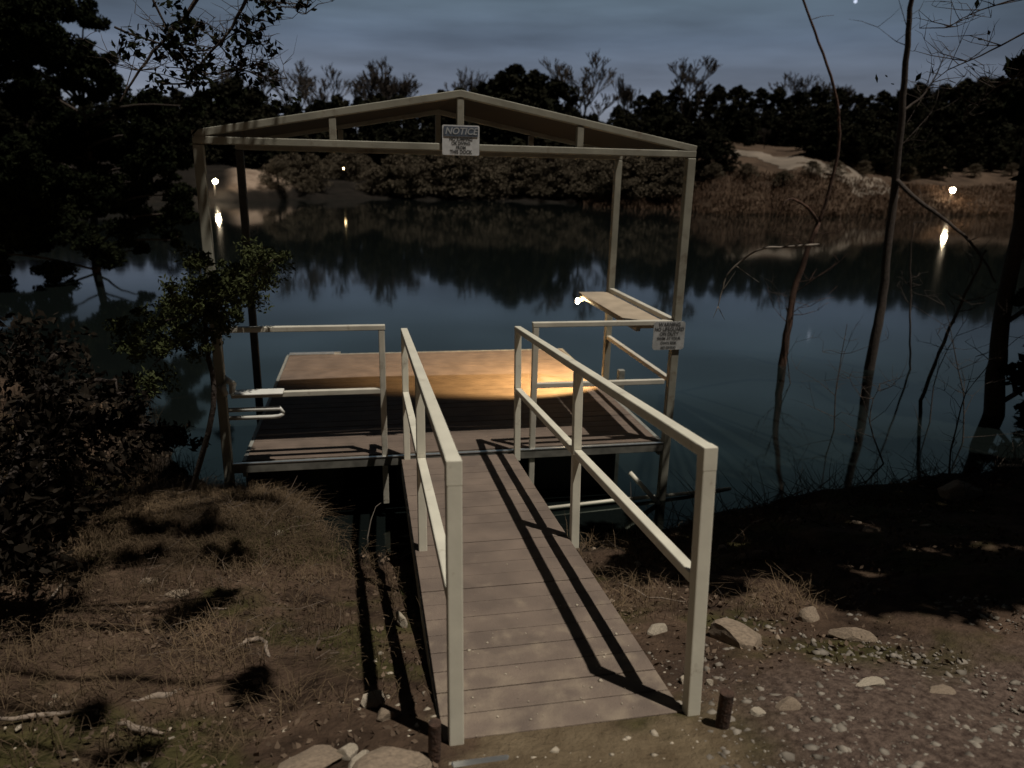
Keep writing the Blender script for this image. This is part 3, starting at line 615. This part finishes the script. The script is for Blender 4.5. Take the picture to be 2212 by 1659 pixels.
for px, py, t in ((1405, 388, 255), (1452, 386, 248), (1500, 388, 262), (1540, 384, 285), (1566, 378, 330)):
    q = hit(px, py-6); d = math.hypot(q[0]-CAM[0], q[1]-CAM[1])
    o = cput(cedars, k, px, t, d, 'dark cedar on the slope between the roof corner and the pale path', 'dark cedars left of the pale path', wide=1.15); o['category'] = 'tree'; k += 1
o = put(bares, 2, 1642, 300, 86, 'slim bare tree standing alone beside the pale path on the lit slope', 'lone bare tree beside the path', wide=.8, base=8.0); o['category'] = 'tree'
for n_, (px, t, d, w_, lab) in enumerate((
    (1257, 112, 112, 1.15, 'broad round headed bare oak rising above the skyline right of the roof peak'), (1455, 98, 122, .9, 'tallest bare tree on the skyline with a narrow dark crown'),
    (790, 118, 118, .95, 'tall bare tree above the skyline left of the roof peak'), (988, 138, 120, .8, 'bare tree rising directly behind the roof peak'),
    (1045, 142, 122, .6, 'slender bare tree just right of the roof peak'), (1325, 158, 120, .55, 'thin bare tree right of the broad oak on the skyline'),
    (1668, 150, 124, 1.1, 'wide low bare tree on the skyline above the path'), (2010, 158, 124, 1.2, 'wide bare tree on the skyline near the right edge'),
    (872, 150, 122, .8, 'small bare tree on the skyline over the left roof slope'), (720, 140, 122, 1.0, 'bare tree on the skyline over the left end of the roof'),
    (2120, 140, 124, 1.2, 'bare tree on the skyline at the far right'), (1770, 168, 126, 1.0, 'faint bare tree on the skyline behind the leaning thin trunk'),
    (640, 128, 118, 1.0, 'pale bare tree on the skyline beside the dark near tree'), (565, 120, 116, 1.0, 'pale bare tree on the skyline partly behind the dark near tree'))):
    o = put(bares, n_, px, t, d, lab, 'bare trees rising above the skyline', wide=w_, base=8.6); o['category'] = 'tree'
G3 = 'grey brown bare shrubs on the far shore'; lab3 = 'grey brown bare shrub in the thicket on the far shore seen under the roof'
for i in range(64):
    px = 600+i*13.6+random.uniform(-8, 8); be = bearing(px); r = float(np.interp(be, _rb, _rs))+random.uniform(1.2, 7)+(11 if 685 < px < 800 else 0)
    o = put(shrubs, i, px, random.uniform(322, 378), r, lab3, G3, wide=random.uniform(1.2, 1.7), base=5.2); o['category'] = 'shrub'
G4 = 'brown bare shrubs on the lit slope'; lab4 = 'low brown bare shrub on the lit slope by the far right shore'
for px, t, d in ((1450, 372, 68), (1480, 385, 66), (1540, 392, 66), (1610, 388, 67), (1690, 402, 68), (1750, 398, 70), (1800, 405, 72), (1860, 408, 78), (1960, 412, 84), (2100, 400, 92), (2180, 395, 96)):
    o = put(shrubs, int(px), px, t, d, lab4, G4, wide=1.5, base=5.2); o['category'] = 'shrub'
# ------------------------------------------------------------------ far lamps
def far_lamp(px, py, dist, rad, pole, lab, m_, energy, col, grp=None):
    p = P(px, py, dist); g = h(p[0], p[1]); r = tag(empty('garden_lamp', (p[0], p[1], g)), lab, 'lamp', grp)
    bpy.ops.mesh.primitive_uv_sphere_add(segments=12, ring_count=8, radius=rad, location=tuple(p)); b = bpy.context.active_object; b.name = 'globe'; b.data.materials.append(m_); adopt(b, r)
    z0 = max(min(g, p[2]-rad)-.1, p[2]-1.1)
    m = MB(); m.tube([(p[0]-rad*.6, p[1], z0), (p[0]-rad*.6, p[1], p[2]-rad*.3)], rad*.16, 6); adopt(m.build('post', LAMPP if energy else DARKP, None), r)
far_lamp(465, 392, 65.3, .17, 1, 'bright white lamp glowing on the far shore seen beside the left dock post', LAMPG, 900, (1, .8, .55))
far_lamp(2058, 411, 78, .21, 1, 'bright white lamp glowing on the far right shore', LAMPG, 1500, (1, .75, .5))
far_lamp(742, 364, 79, .075, 1, 'tiny orange lamp in the dark thicket left of the roof centre', LAMPS, 0, None)
far_lamp(2151, 299, 100, .13, 1, 'tiny orange lamp high in the dark trees at far right', LAMPS, 0, None)
# ------------------------------------------------------------------ near trees
def limb(mb, pts, r0, r1, k=8, wob=.0):
    pts = [np.array(p, float) for p in pts]; out = []
    for i in range(len(pts)-1):
        p0 = pts[max(i-1, 0)]; p1 = pts[i]; p2 = pts[i+1]; p3 = pts[min(i+2, len(pts)-1)]
        for t in (0, .25, .5, .75):
            out.append(.5*((2*p1)+(-p0+p2)*t+(2*p0-5*p1+4*p2-p3)*t*t+(-p0+3*p1-3*p2+p3)*t**3)+rng.normal(size=3)*wob)
    out.append(pts[-1]); n = len(out); mb.tube(out, [r0+(r1-r0)*i/(n-1) for i in range(n)], k); return out
def twigs(mb, path, n, L, r, lev=2, up=.3):
    for _ in range(n):
        p = path[random.randrange(len(path)//4, len(path))]; d = rng.normal(size=3); d[2] = abs(d[2])*.6+up; d /= np.linalg.norm(d); l = L*random.uniform(.4, 1.2)
        q = [p, p+d*l*.5+rng.normal(size=3)*l*.08, p+d*l+rng.normal(size=3)*l*.12]; mb.tube(q, [r, r*.7, r*.35], 4)
        if lev > 1: twigs(mb, [q[1], q[1], q[2], q[2]], 3, L*.5, r*.6, lev-1, up)
def near_bare(name, base, pts, r0, r1, lab, m_=BARK, nt=14, tl=.9, branches=()):
    b = onz(*base, WZ-.02) if len(base) == 2 else np.array(base); r = tag(empty(name, b), lab, 'tree'); m = MB(); path = [b-np.array([0, 0, .3]), b]+[P(*q) for q in pts]
    o = limb(m, path, r0, r1, 9, .006); m2 = MB()
    twigs(m2, o[len(o)//3:], nt, tl, .007, 2)
    for bp, a0, a1 in branches: q = limb(m2, [P(*z) for z in bp], a0, a1, 6, .005); twigs(m2, q, 6, tl*.6, .005, 1)
    adopt(m.build('trunk', m_, None, 0, True), r); adopt(m2.build('branches', m_, None, 0, True), r); return r
d1 = float(np.linalg.norm(onz(1688, 792, WZ)-CAM)); d2 = float(np.linalg.norm(onz(1876, 800, WZ)-CAM))
near_bare('leaning_tree', (1688, 792), [(1704, 700, d1), (1720, 610, d1), (1768, 480, d1)], .075, .034, 'leaning reddish barked thin tree standing in the water right of the dock', BARKR, 8, .8,
          branches=[([(1766, 490, d1), (1800, 380, d1), (1812, 290, d1), (1802, 190, d1), (1768, 90, d1), (1735, -5, d1), (1720, -120, d1)], .026, .013), ([(1768, 480, d1), (1745, 450, d1-.3), (1705, 430, d1-.4), (1680, 470, d1-.5)], .03, .008)])
near_bare('slender_tree', (1876, 800), [(1896, 700, d2), (1910, 610, d2), (1932, 400, d2), (1948, 250, d2), (1960, 100, d2), (1969, -10, d2), (1975, -150, d2)], .085, .024, 'slender dark bare tree rising from the water to the top of the frame', BARK, 12, .9,
          branches=[([(1934, 385, d2), (1985, 435, d2-.3), (2050, 480, d2-.5), (2110, 540, d2-.7), (2150, 610, d2-.8)], .036, .010), ([(1950, 240, d2), (2000, 200, d2+.3), (2040, 120, d2+.4)], .02, .006)])
near_bare('thin_sapling', (1966, 800), [(1965, 720, d2), (1968, 640, d2), (1966, 560, d2), (1975, 480, d2)], .018, .008, 'very thin upright sapling just right of the slender dark tree', BARK, 5, .4)
near_bare('slanting_sapling', (1988, 868), [(2030, 760, 10.6), (2060, 690, 10.6), (2095, 615, 10.6), (2130, 540, 10.6)], .028, .012, 'thin sapling slanting to the right above the water', BARK, 7, .5)
for i_, (bx, by, tx, ty, dd_) in enumerate(((1740, 960, 1700, 640, 9), (1800, 985, 1830, 700, 9), (2010, 960, 2080, 700, 9.5), (2080, 970, 2040, 660, 9.5), (1930, 1000, 1900, 830, 8.5), (2050, 1000, 2140, 780, 9))):
    g = hit(bx, by+30); m = MB(); t_ = P(tx, ty, float(np.linalg.norm(g-CAM))); q = limb(m, [g-np.array([0, 0, .1]), g*.5+t_*.5+rng.normal(size=3)*.08, t_], .010, .003, 5, .006); twigs(m, q, 9, .5, .004, 2, .1)
    tag(m.build('bare_sapling', BARK, None), 'thin bare leafless sapling in the tangle at the right water edge', 'sapling', 'thin bare saplings along the right bank')
# lit arching twig
m = MB(); dd = 6.2; lpth = limb(m, [P(1770, 528, dd+.3), P(1700, 533, dd+.1), P(1650, 536, dd), P(1611, 556, dd), P(1572, 594, dd), P(1560, 630, dd), P(1551, 662, dd)], .012, .003, 6, .002)
for a, b in ((14, (1640, 610)), (20, (1590, 585)), (26, (1540, 688)), (26, (1566, 692))): limb(m, [lpth[min(a, len(lpth)-1)], P(*b, dd)], .004, .001, 4)
tag(m.build('arching_branch', TWIG, None, 0, True), 'pale arching leafless branch drooping over the water right of the dock', 'branch')
def cedar_near(name, trunk, blobs, lab, size=.055, per=70, r0=.12, m_=CEDAR, dens=26, r1=.03):
    """trunk: world points; blobs: (centre, (rx,ry,rz)) volumes filled with leaf clumps carried by limbs"""
    r = tag(empty(name, trunk[0]), lab, 'tree'); m = MB(); path = limb(m, trunk, r0, r1, 10, .01); adopt(m.build('trunk', BARK, None, 0, True), r)
    m = MB(); cs = []; rr = []
    for c, (rx, ry, rz) in blobs:
        c = np.array(c, float); a = min(path, key=lambda q: np.linalg.norm(q-c-np.array([0, 0, -.4]))); q = limb(m, [a, (a+c)/2+np.array([0, 0, .15]), c], .035, .015, 6, .01)
        vol = rx*ry*rz; n = max(6, int(dens*vol**.85))
        for _ in range(n):
            d = rng.normal(size=3); d /= np.linalg.norm(d); p = c+d*np.array([rx, ry, rz])*rng.random()**.5; cs.append(p); rr.append(random.uniform(.13, .30) if rx > .3 else random.uniform(.25, .75)*rx)
            if random.random() < .35: limb(m, [c, (c+p)/2+rng.normal(size=3)*.05, p], .010, .003, 4)
    adopt(m.build('branches', BARK, None, 0, True), r); v, f = leaves(cs, rr, per, size, .6, 2.2); adopt(quick('foliage', v, f, m_), r); return r
# big dark cedar on the left bank
tb_ = hit(212, 770); tb0 = np.array([tb_[0], tb_[1], tb_[2]-.1]); dL = float(np.linalg.norm(tb_-CAM))
bl = []
for (px, py, s) in ((60, 60, 1), (60, 200, 1), (60, 350, 1), (70, 500, .9), (190, 160, 1), (200, 290, 1.), (200, 420, .95), (215, 545, .6), (320, 250, .8), (330, 370, .8), (345, 480, .7), (400, 290, .45), (420, 230, .35), (395, 420, .45), (40, 640, .6), (120, 590, .5), (-60, 300, 1.2), (-60, 550, 1), (-40, 800, .9), (-20, 20, 1), (380, 520, .35), (150, 300, 1), (100, 420, 1), (0, 450, 1.1), (130, 480, .8), (270, 500, .5), (20, 740, .7), (110, 690, .5), (280, 420, .8), (390, 350, .5), (395, 460, .5), (180, 400, .8), (100, 330, .9), (260, 330, .8), (330, 300, .7), (300, 540, .35), (40, 480, .8), (100, 20, .8), (0, 110, .9), (10, 660, .7), (30, 720, .6), (140, 120, .7), (180, 30, .5)):
    bl.append((P(px, py, dL*random.uniform(.86, 1.05)), (s*.78, s*.85, s*.68)))
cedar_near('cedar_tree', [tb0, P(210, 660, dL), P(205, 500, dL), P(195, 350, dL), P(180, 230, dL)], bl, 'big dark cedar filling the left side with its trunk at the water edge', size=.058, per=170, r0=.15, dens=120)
# overhanging sparse branches with leaves at the upper left
def overhang(name, lines, lab, nleaf=24, size=.032, m_=CEDAR, d=6.0, cl=10):
    m = MB(); cs = []
    for pts, a0, a1 in lines:
        q = limb(m, [P(*z, d) if len(z) == 2 else P(*z) for z in pts], a0, a1, 6, .004); twigs(m, q, 14, .35, .004, 2, 0)
        for _ in range(cl): c = q[random.randrange(len(q)//5, len(q))]+rng.normal(size=3)*.14; cs.append(c)
    r = tag(empty(name, P(*lines[0][0][0], d)), lab, 'branch'); adopt(m.build('twigs', BARK, None), r)
    v, f = leaves(cs, .11, nleaf, size, .8, 2); adopt(quick('leaves', v, f, m_), r)
overhang('overhanging_branch', [([(438, -20), (380, 60), (316, 131), (260, 220)], .016, .006), ([(540, -20), (501, 59), (451, 117), (400, 190)], .013, .005), ([(330, 0), (420, 150), (520, 150), (590, 180)], .008, .003), ([(250, 60), (400, 110), (480, 90), (560, 30)], .008, .003), ([(350, 180), (450, 180), (540, 140), (620, 170)], .007, .002), ([(560, 0), (620, 10), (660, 30)], .005, .002)],
         'sparse leafy branches hanging into the sky at upper left', cl=8)
overhang('overhanging_twigs', [([(2230, 60), (2140, 110), (2050, 150), (1990, 200)], .008, .002), ([(2230, -10), (2120, 20), (2040, 60)], .007, .002), ([(2230, 150), (2150, 190), (2080, 260)], .008, .002)], 'fine bare twigs against the sky at upper right', nleaf=3, cl=3, d=7)
# young green juniper by the left corner post
jb = np.array([-.27, -.28, 0.]); jb[2] = h(jb[0], jb[1])-.05; dj = 5.55
jr = tag(empty('young_juniper', jb), 'young green juniper beside the left corner post of the dock', 'tree')
m = MB(); stem = limb(m, [jb, P(462, 880, dj), P(447, 740, dj), P(436, 600, dj)], .022, .012, 8, .003); adopt(m.build('stem', BARK, None, 0, True), jr)
m = MB(); cs = []; rr = []
for px, py, n, s in ((470, 630, 16, 34), (420, 655, 14, 32), (500, 610, 10, 24), (520, 650, 8, 22), (560, 580, 10, 22), (590, 560, 5, 14), (450, 690, 10, 30), (390, 660, 8, 24), (540, 620, 5, 16), (380, 720, 10, 34), (345, 740, 10, 34), (300, 700, 8, 34), (430, 560, 5, 14), (330, 790, 6, 30)):
    c = P(px, py, dj+random.uniform(-.1, .25)); limb(m, [stem[-3], (stem[-3]+c)/2-np.array([0, 0, .03]), c], .009, .004, 5)
    for _ in range(int(n*1.6)): cs.append(P(random.gauss(px, s*1.15), random.gauss(py, s*.85), dj+random.gauss(.05, .22))); rr.append(random.uniform(.03, .12))
adopt(m.build('branches', BARK, None, 0, True), jr); v, f = leaves(cs, rr, 75, .015, .8, 2.8); adopt(quick('foliage', v, f, GREENL), jr)
# lower left dark brush
bb = []
for px, py, dd_, s_ in ((20, 760, 6.6, .5), (30, 900, 6.0, .55), (120, 850, 6.4, .42), (110, 960, 5.6, .45), (200, 900, 6.2, .34), (190, 1000, 5.5, .3), (270, 940, 6.0, .26), (300, 850, 6.8, .22), (20, 1040, 5.0, .5), (110, 1090, 4.8, .32), (-40, 1180, 4.2, .45), (350, 930, 6.3, .2), (250, 820, 6.8, .25), (400, 950, 6.2, .13), (150, 760, 7.2, .3), (60, 1160, 4.4, .28)):
    c = P(px, py, dd_); c[2] = max(c[2], h(c[0], c[1])+.1); bb.append((c, (s_, s_, s_*.75)))
t0 = hit(90, 1010)
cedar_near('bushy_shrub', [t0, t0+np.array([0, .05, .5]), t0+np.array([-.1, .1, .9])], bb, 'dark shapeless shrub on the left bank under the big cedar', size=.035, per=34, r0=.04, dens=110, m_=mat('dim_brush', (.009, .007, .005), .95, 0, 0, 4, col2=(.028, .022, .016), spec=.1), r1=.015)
# big tree on the right: dark trunk and foliage at the right edge, crown overhead outside the frame that shades the bank
tr0 = hit(2150, 960); dR = float(np.linalg.norm(tr0-CAM))
br = [(P(2420, 150, dR), (.9, .9, .9)), (P(2430, 350, dR), (.9, .9, .8)), (P(2400, 500, dR), (.7, .8, .6)), (P(2390, 650, dR), (.7, .8, .6)), (P(2350, 800, dR), (.6, .7, .6)), (P(2310, 930, dR), (.5, .6, .5)), (P(2235, 1060, dR*.95), (.5, .6, .5))]
SD = np.array([.262, -.225, 1.0])
for (x, y), hh, s in (((3.05, -1.3), 5.2, .30), ((3.15, -.75), 5.2, .32), ((3.5, -1.75), 5.6, .45), ((3.9, -1.0), 5.4, .7), ((4.2, -1.9), 5.8, .55), ((4.9, -1.2), 6, .95), ((5.4, -1.9), 6.2, .7), ((6.2, -1.2), 6.4, 1.1), ((7.0, -2.1), 6.4, .8), ((3.7, -.3), 5.0, .45), ((4.6, -.3), 5.4, .7), ((5.7, -.1), 5.8, .8), ((7.4, -.8), 6.0, 1.1), ((2.72, -1.75), 4.9, .16), ((6.8, .4), 6, .8), ((3.9, -2.35), 5.6, .30), ((4.6, -2.5), 5.8, .5), ((5.3, -2.6), 6, .6), ((6.2, -2.7), 6.2, .8), ((5.0, -.5), 5.8, .6), ((3.35, -1.2), 5.3, .35), ((3.25, -1.75), 5.3, .34)):
    c = np.array([x, y, h(x, y)])+SD*hh; br.append((c, (s, s, s*.5)))
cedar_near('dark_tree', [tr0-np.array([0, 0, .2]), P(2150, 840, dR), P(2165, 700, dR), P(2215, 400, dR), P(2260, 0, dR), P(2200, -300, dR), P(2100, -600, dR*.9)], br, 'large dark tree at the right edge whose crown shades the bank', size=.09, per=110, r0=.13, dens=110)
# overhead limbs of a tree out of frame on the left that dapple the left bank
bo = []
def over(x, y, hh, s): c = np.array([x, y, h(x, y)])+SD*hh; bo.append((c, (s, s, s*.4)))
for x, y, s_ in ((-1.9, -1.0, .8), (-2.7, -2.4, .9), (-2.2, .9, 1.0), (-3.6, 0, 1.3), (-1.35, .3, .5), (-1.25, -1.5, .55), (-1.4, -2.9, .6), (-.95, -.3, .35), (-1.0, -2.3, .32)): over(x, y, 5.3, s_)
for _ in range(80):
    x = .35-abs(random.gauss(0, 1.0)); y = random.uniform(-4.2, .2)
    if x > -.25 and random.random() < .6: continue
    over(x, y, random.uniform(4.6, 5.4), random.uniform(.05, .16)+.10*max(0, -x-.5))
bo.append((np.array([.15, 0, 2.35])+SD*3.0, (.42, .30, .16))); q = hit(545, 1482); over(q[0], q[1], 4.8, .14)
t1 = np.array([-3.4, -4.4, h(-3.4, -4.4)-.1])
cedar_near('overhead_tree', [t1, t1+np.array([.2, .3, 2.2]), t1+np.array([.9, .9, 4.2]), t1+np.array([1.6, 1.2, 6.0])], bo, 'tree left of the camera whose high limbs dapple the left bank', size=.045, per=30, r0=.15, dens=90)
# ------------------------------------------------------------------ world, moonlight
w = bpy.data.worlds.new('World'); sc.world = w; w.use_nodes = True; n = w.node_tree.nodes; l = w.node_tree.links; bg = n['Background']
el = math.atan2(1, math.hypot(SD[0], SD[1])); az = math.atan2(SD[0], SD[1])
sk = n.new('ShaderNodeTexSky'); sk.sky_type = 'NISHITA'; sk.sun_disc = False; sk.sun_elevation = math.radians(-2); sk.sun_rotation = az
tc = n.new('ShaderNodeTexCoord'); sp = n.new('ShaderNodeSeparateXYZ'); l.new(tc.outputs['Generated'], sp.inputs[0])
cr = n.new('ShaderNodeValToRGB'); e = cr.color_ramp.elements
e[0].position = 0; e[0].color = (.25, .26, .30, 1); e[1].position = 1; e[1].color = (.0015, .002, .0035, 1)
for p_, c_ in ((.045, (.215, .235, .275)), (.10, (.150, .180, .238)), (.155, (.096, .130, .185)), (.21, (.092, .132, .172)), (.35, (.070, .106, .124)), (.48, (.012, .018, .024)), (.58, (.003, .004, .006))):
    q = e.new(p_); q.color = (*c_, 1)
l.new(sp.outputs['Z'], cr.inputs['Fac'])
mp = n.new('ShaderNodeMapping'); mp.inputs['Scale'].default_value = (1.6, 1.6, 11); mp.inputs['Rotation'].default_value = (.05, .09, 0); l.new(tc.outputs['Generated'], mp.inputs[0])
nz = n.new('ShaderNodeTexNoise'); nz.inputs['Scale'].default_value = 2.1; nz.inputs['Detail'].default_value = 5; nz.inputs['Roughness'].default_value = .5; l.new(mp.outputs[0], nz.inputs['Vector'])
mr = n.new('ShaderNodeMapRange'); mr.inputs['From Min'].default_value = .3; mr.inputs['From Max'].default_value = .7; mr.inputs['To Min'].default_value = .66; mr.inputs['To Max'].default_value = 1.34; l.new(nz.outputs['Fac'], mr.inputs['Value'])
# the sky darkens to the right
dt = n.new('ShaderNodeVectorMath'); dt.operation = 'DOT_PRODUCT'; dt.inputs[1].default_value = (.88, -.47, 0); l.new(tc.outputs['Generated'], dt.inputs[0])
m2 = n.new('ShaderNodeMapRange'); m2.inputs['From Min'].default_value = -.15; m2.inputs['From Max'].default_value = .5; m2.inputs['To Min'].default_value = 1.0; m2.inputs['To Max'].default_value = .62; l.new(dt.outputs['Value'], m2.inputs['Value'])
mu = n.new('ShaderNodeMath'); mu.operation = 'MULTIPLY'; l.new(mr.outputs['Result'], mu.inputs[0]); l.new(m2.outputs['Result'], mu.inputs[1])
df = n.new('ShaderNodeVectorMath'); df.operation = 'DOT_PRODUCT'; df.inputs[1].default_value = (.22, .975, 0); l.new(tc.outputs['Generated'], df.inputs[0])
m4 = n.new('ShaderNodeMapRange'); m4.inputs['From Min'].default_value = .45; m4.inputs['From Max'].default_value = .86; m4.inputs['To Min'].default_value = .06; m4.inputs['To Max'].default_value = 1; l.new(df.outputs['Value'], m4.inputs['Value'])
m5 = n.new('ShaderNodeMath'); m5.operation = 'MULTIPLY'; l.new(mu.outputs[0], m5.inputs[0]); l.new(m4.outputs['Result'], m5.inputs[1])
vm = n.new('ShaderNodeVectorMath'); vm.operation = 'SCALE'; l.new(cr.outputs['Color'], vm.inputs[0]); l.new(m5.outputs[0], vm.inputs['Scale'])
sd = n.new('ShaderNodeVectorMath'); sd.operation = 'DOT_PRODUCT'; sv = ray(1848, 3); sd.inputs[1].default_value = tuple(sv); l.new(tc.outputs['Generated'], sd.inputs[0])
st = n.new('ShaderNodeMath'); st.operation = 'GREATER_THAN'; st.inputs[1].default_value = 1-1.8e-6; l.new(sd.outputs['Value'], st.inputs[0])
s3 = n.new('ShaderNodeVectorMath'); s3.operation = 'SCALE'; s3.inputs[0].default_value = (.6, .65, .8); l.new(st.outputs[0], s3.inputs['Scale'])
ad = n.new('ShaderNodeVectorMath'); ad.operation = 'ADD'; l.new(vm.outputs[0], ad.inputs[0]); l.new(s3.outputs[0], ad.inputs[1])
sks = n.new('ShaderNodeVectorMath'); sks.operation = 'SCALE'; sks.inputs['Scale'].default_value = .03; l.new(sk.outputs[0], sks.inputs[0])
a2 = n.new('ShaderNodeVectorMath'); a2.operation = 'ADD'; l.new(ad.outputs[0], a2.inputs[0]); l.new(sks.outputs[0], a2.inputs[1])
l.new(a2.outputs[0], bg.inputs['Color']); bg.inputs['Strength'].default_value = 1.0
sl = bpy.data.lights.new('moon', 'SUN'); sl.energy = 2.9; sl.angle = math.radians(.5); sl.color = (1, .93, .82); so = bpy.data.objects.new('moon', sl); C.objects.link(so)
so.rotation_euler = Vector(tuple(-SD)).to_track_quat('-Z', 'Y').to_euler()
sc.view_settings.view_transform = 'Standard'; sc.view_settings.look = 'None'; sc.view_settings.exposure = 0
sc.render.engine = 'CYCLES'; sc.cycles.max_bounces = 5; sc.cycles.diffuse_bounces = 2; sc.cycles.glossy_bounces = 3; sc.cycles.use_denoising = True; sc.cycles.sample_clamp_indirect = 3
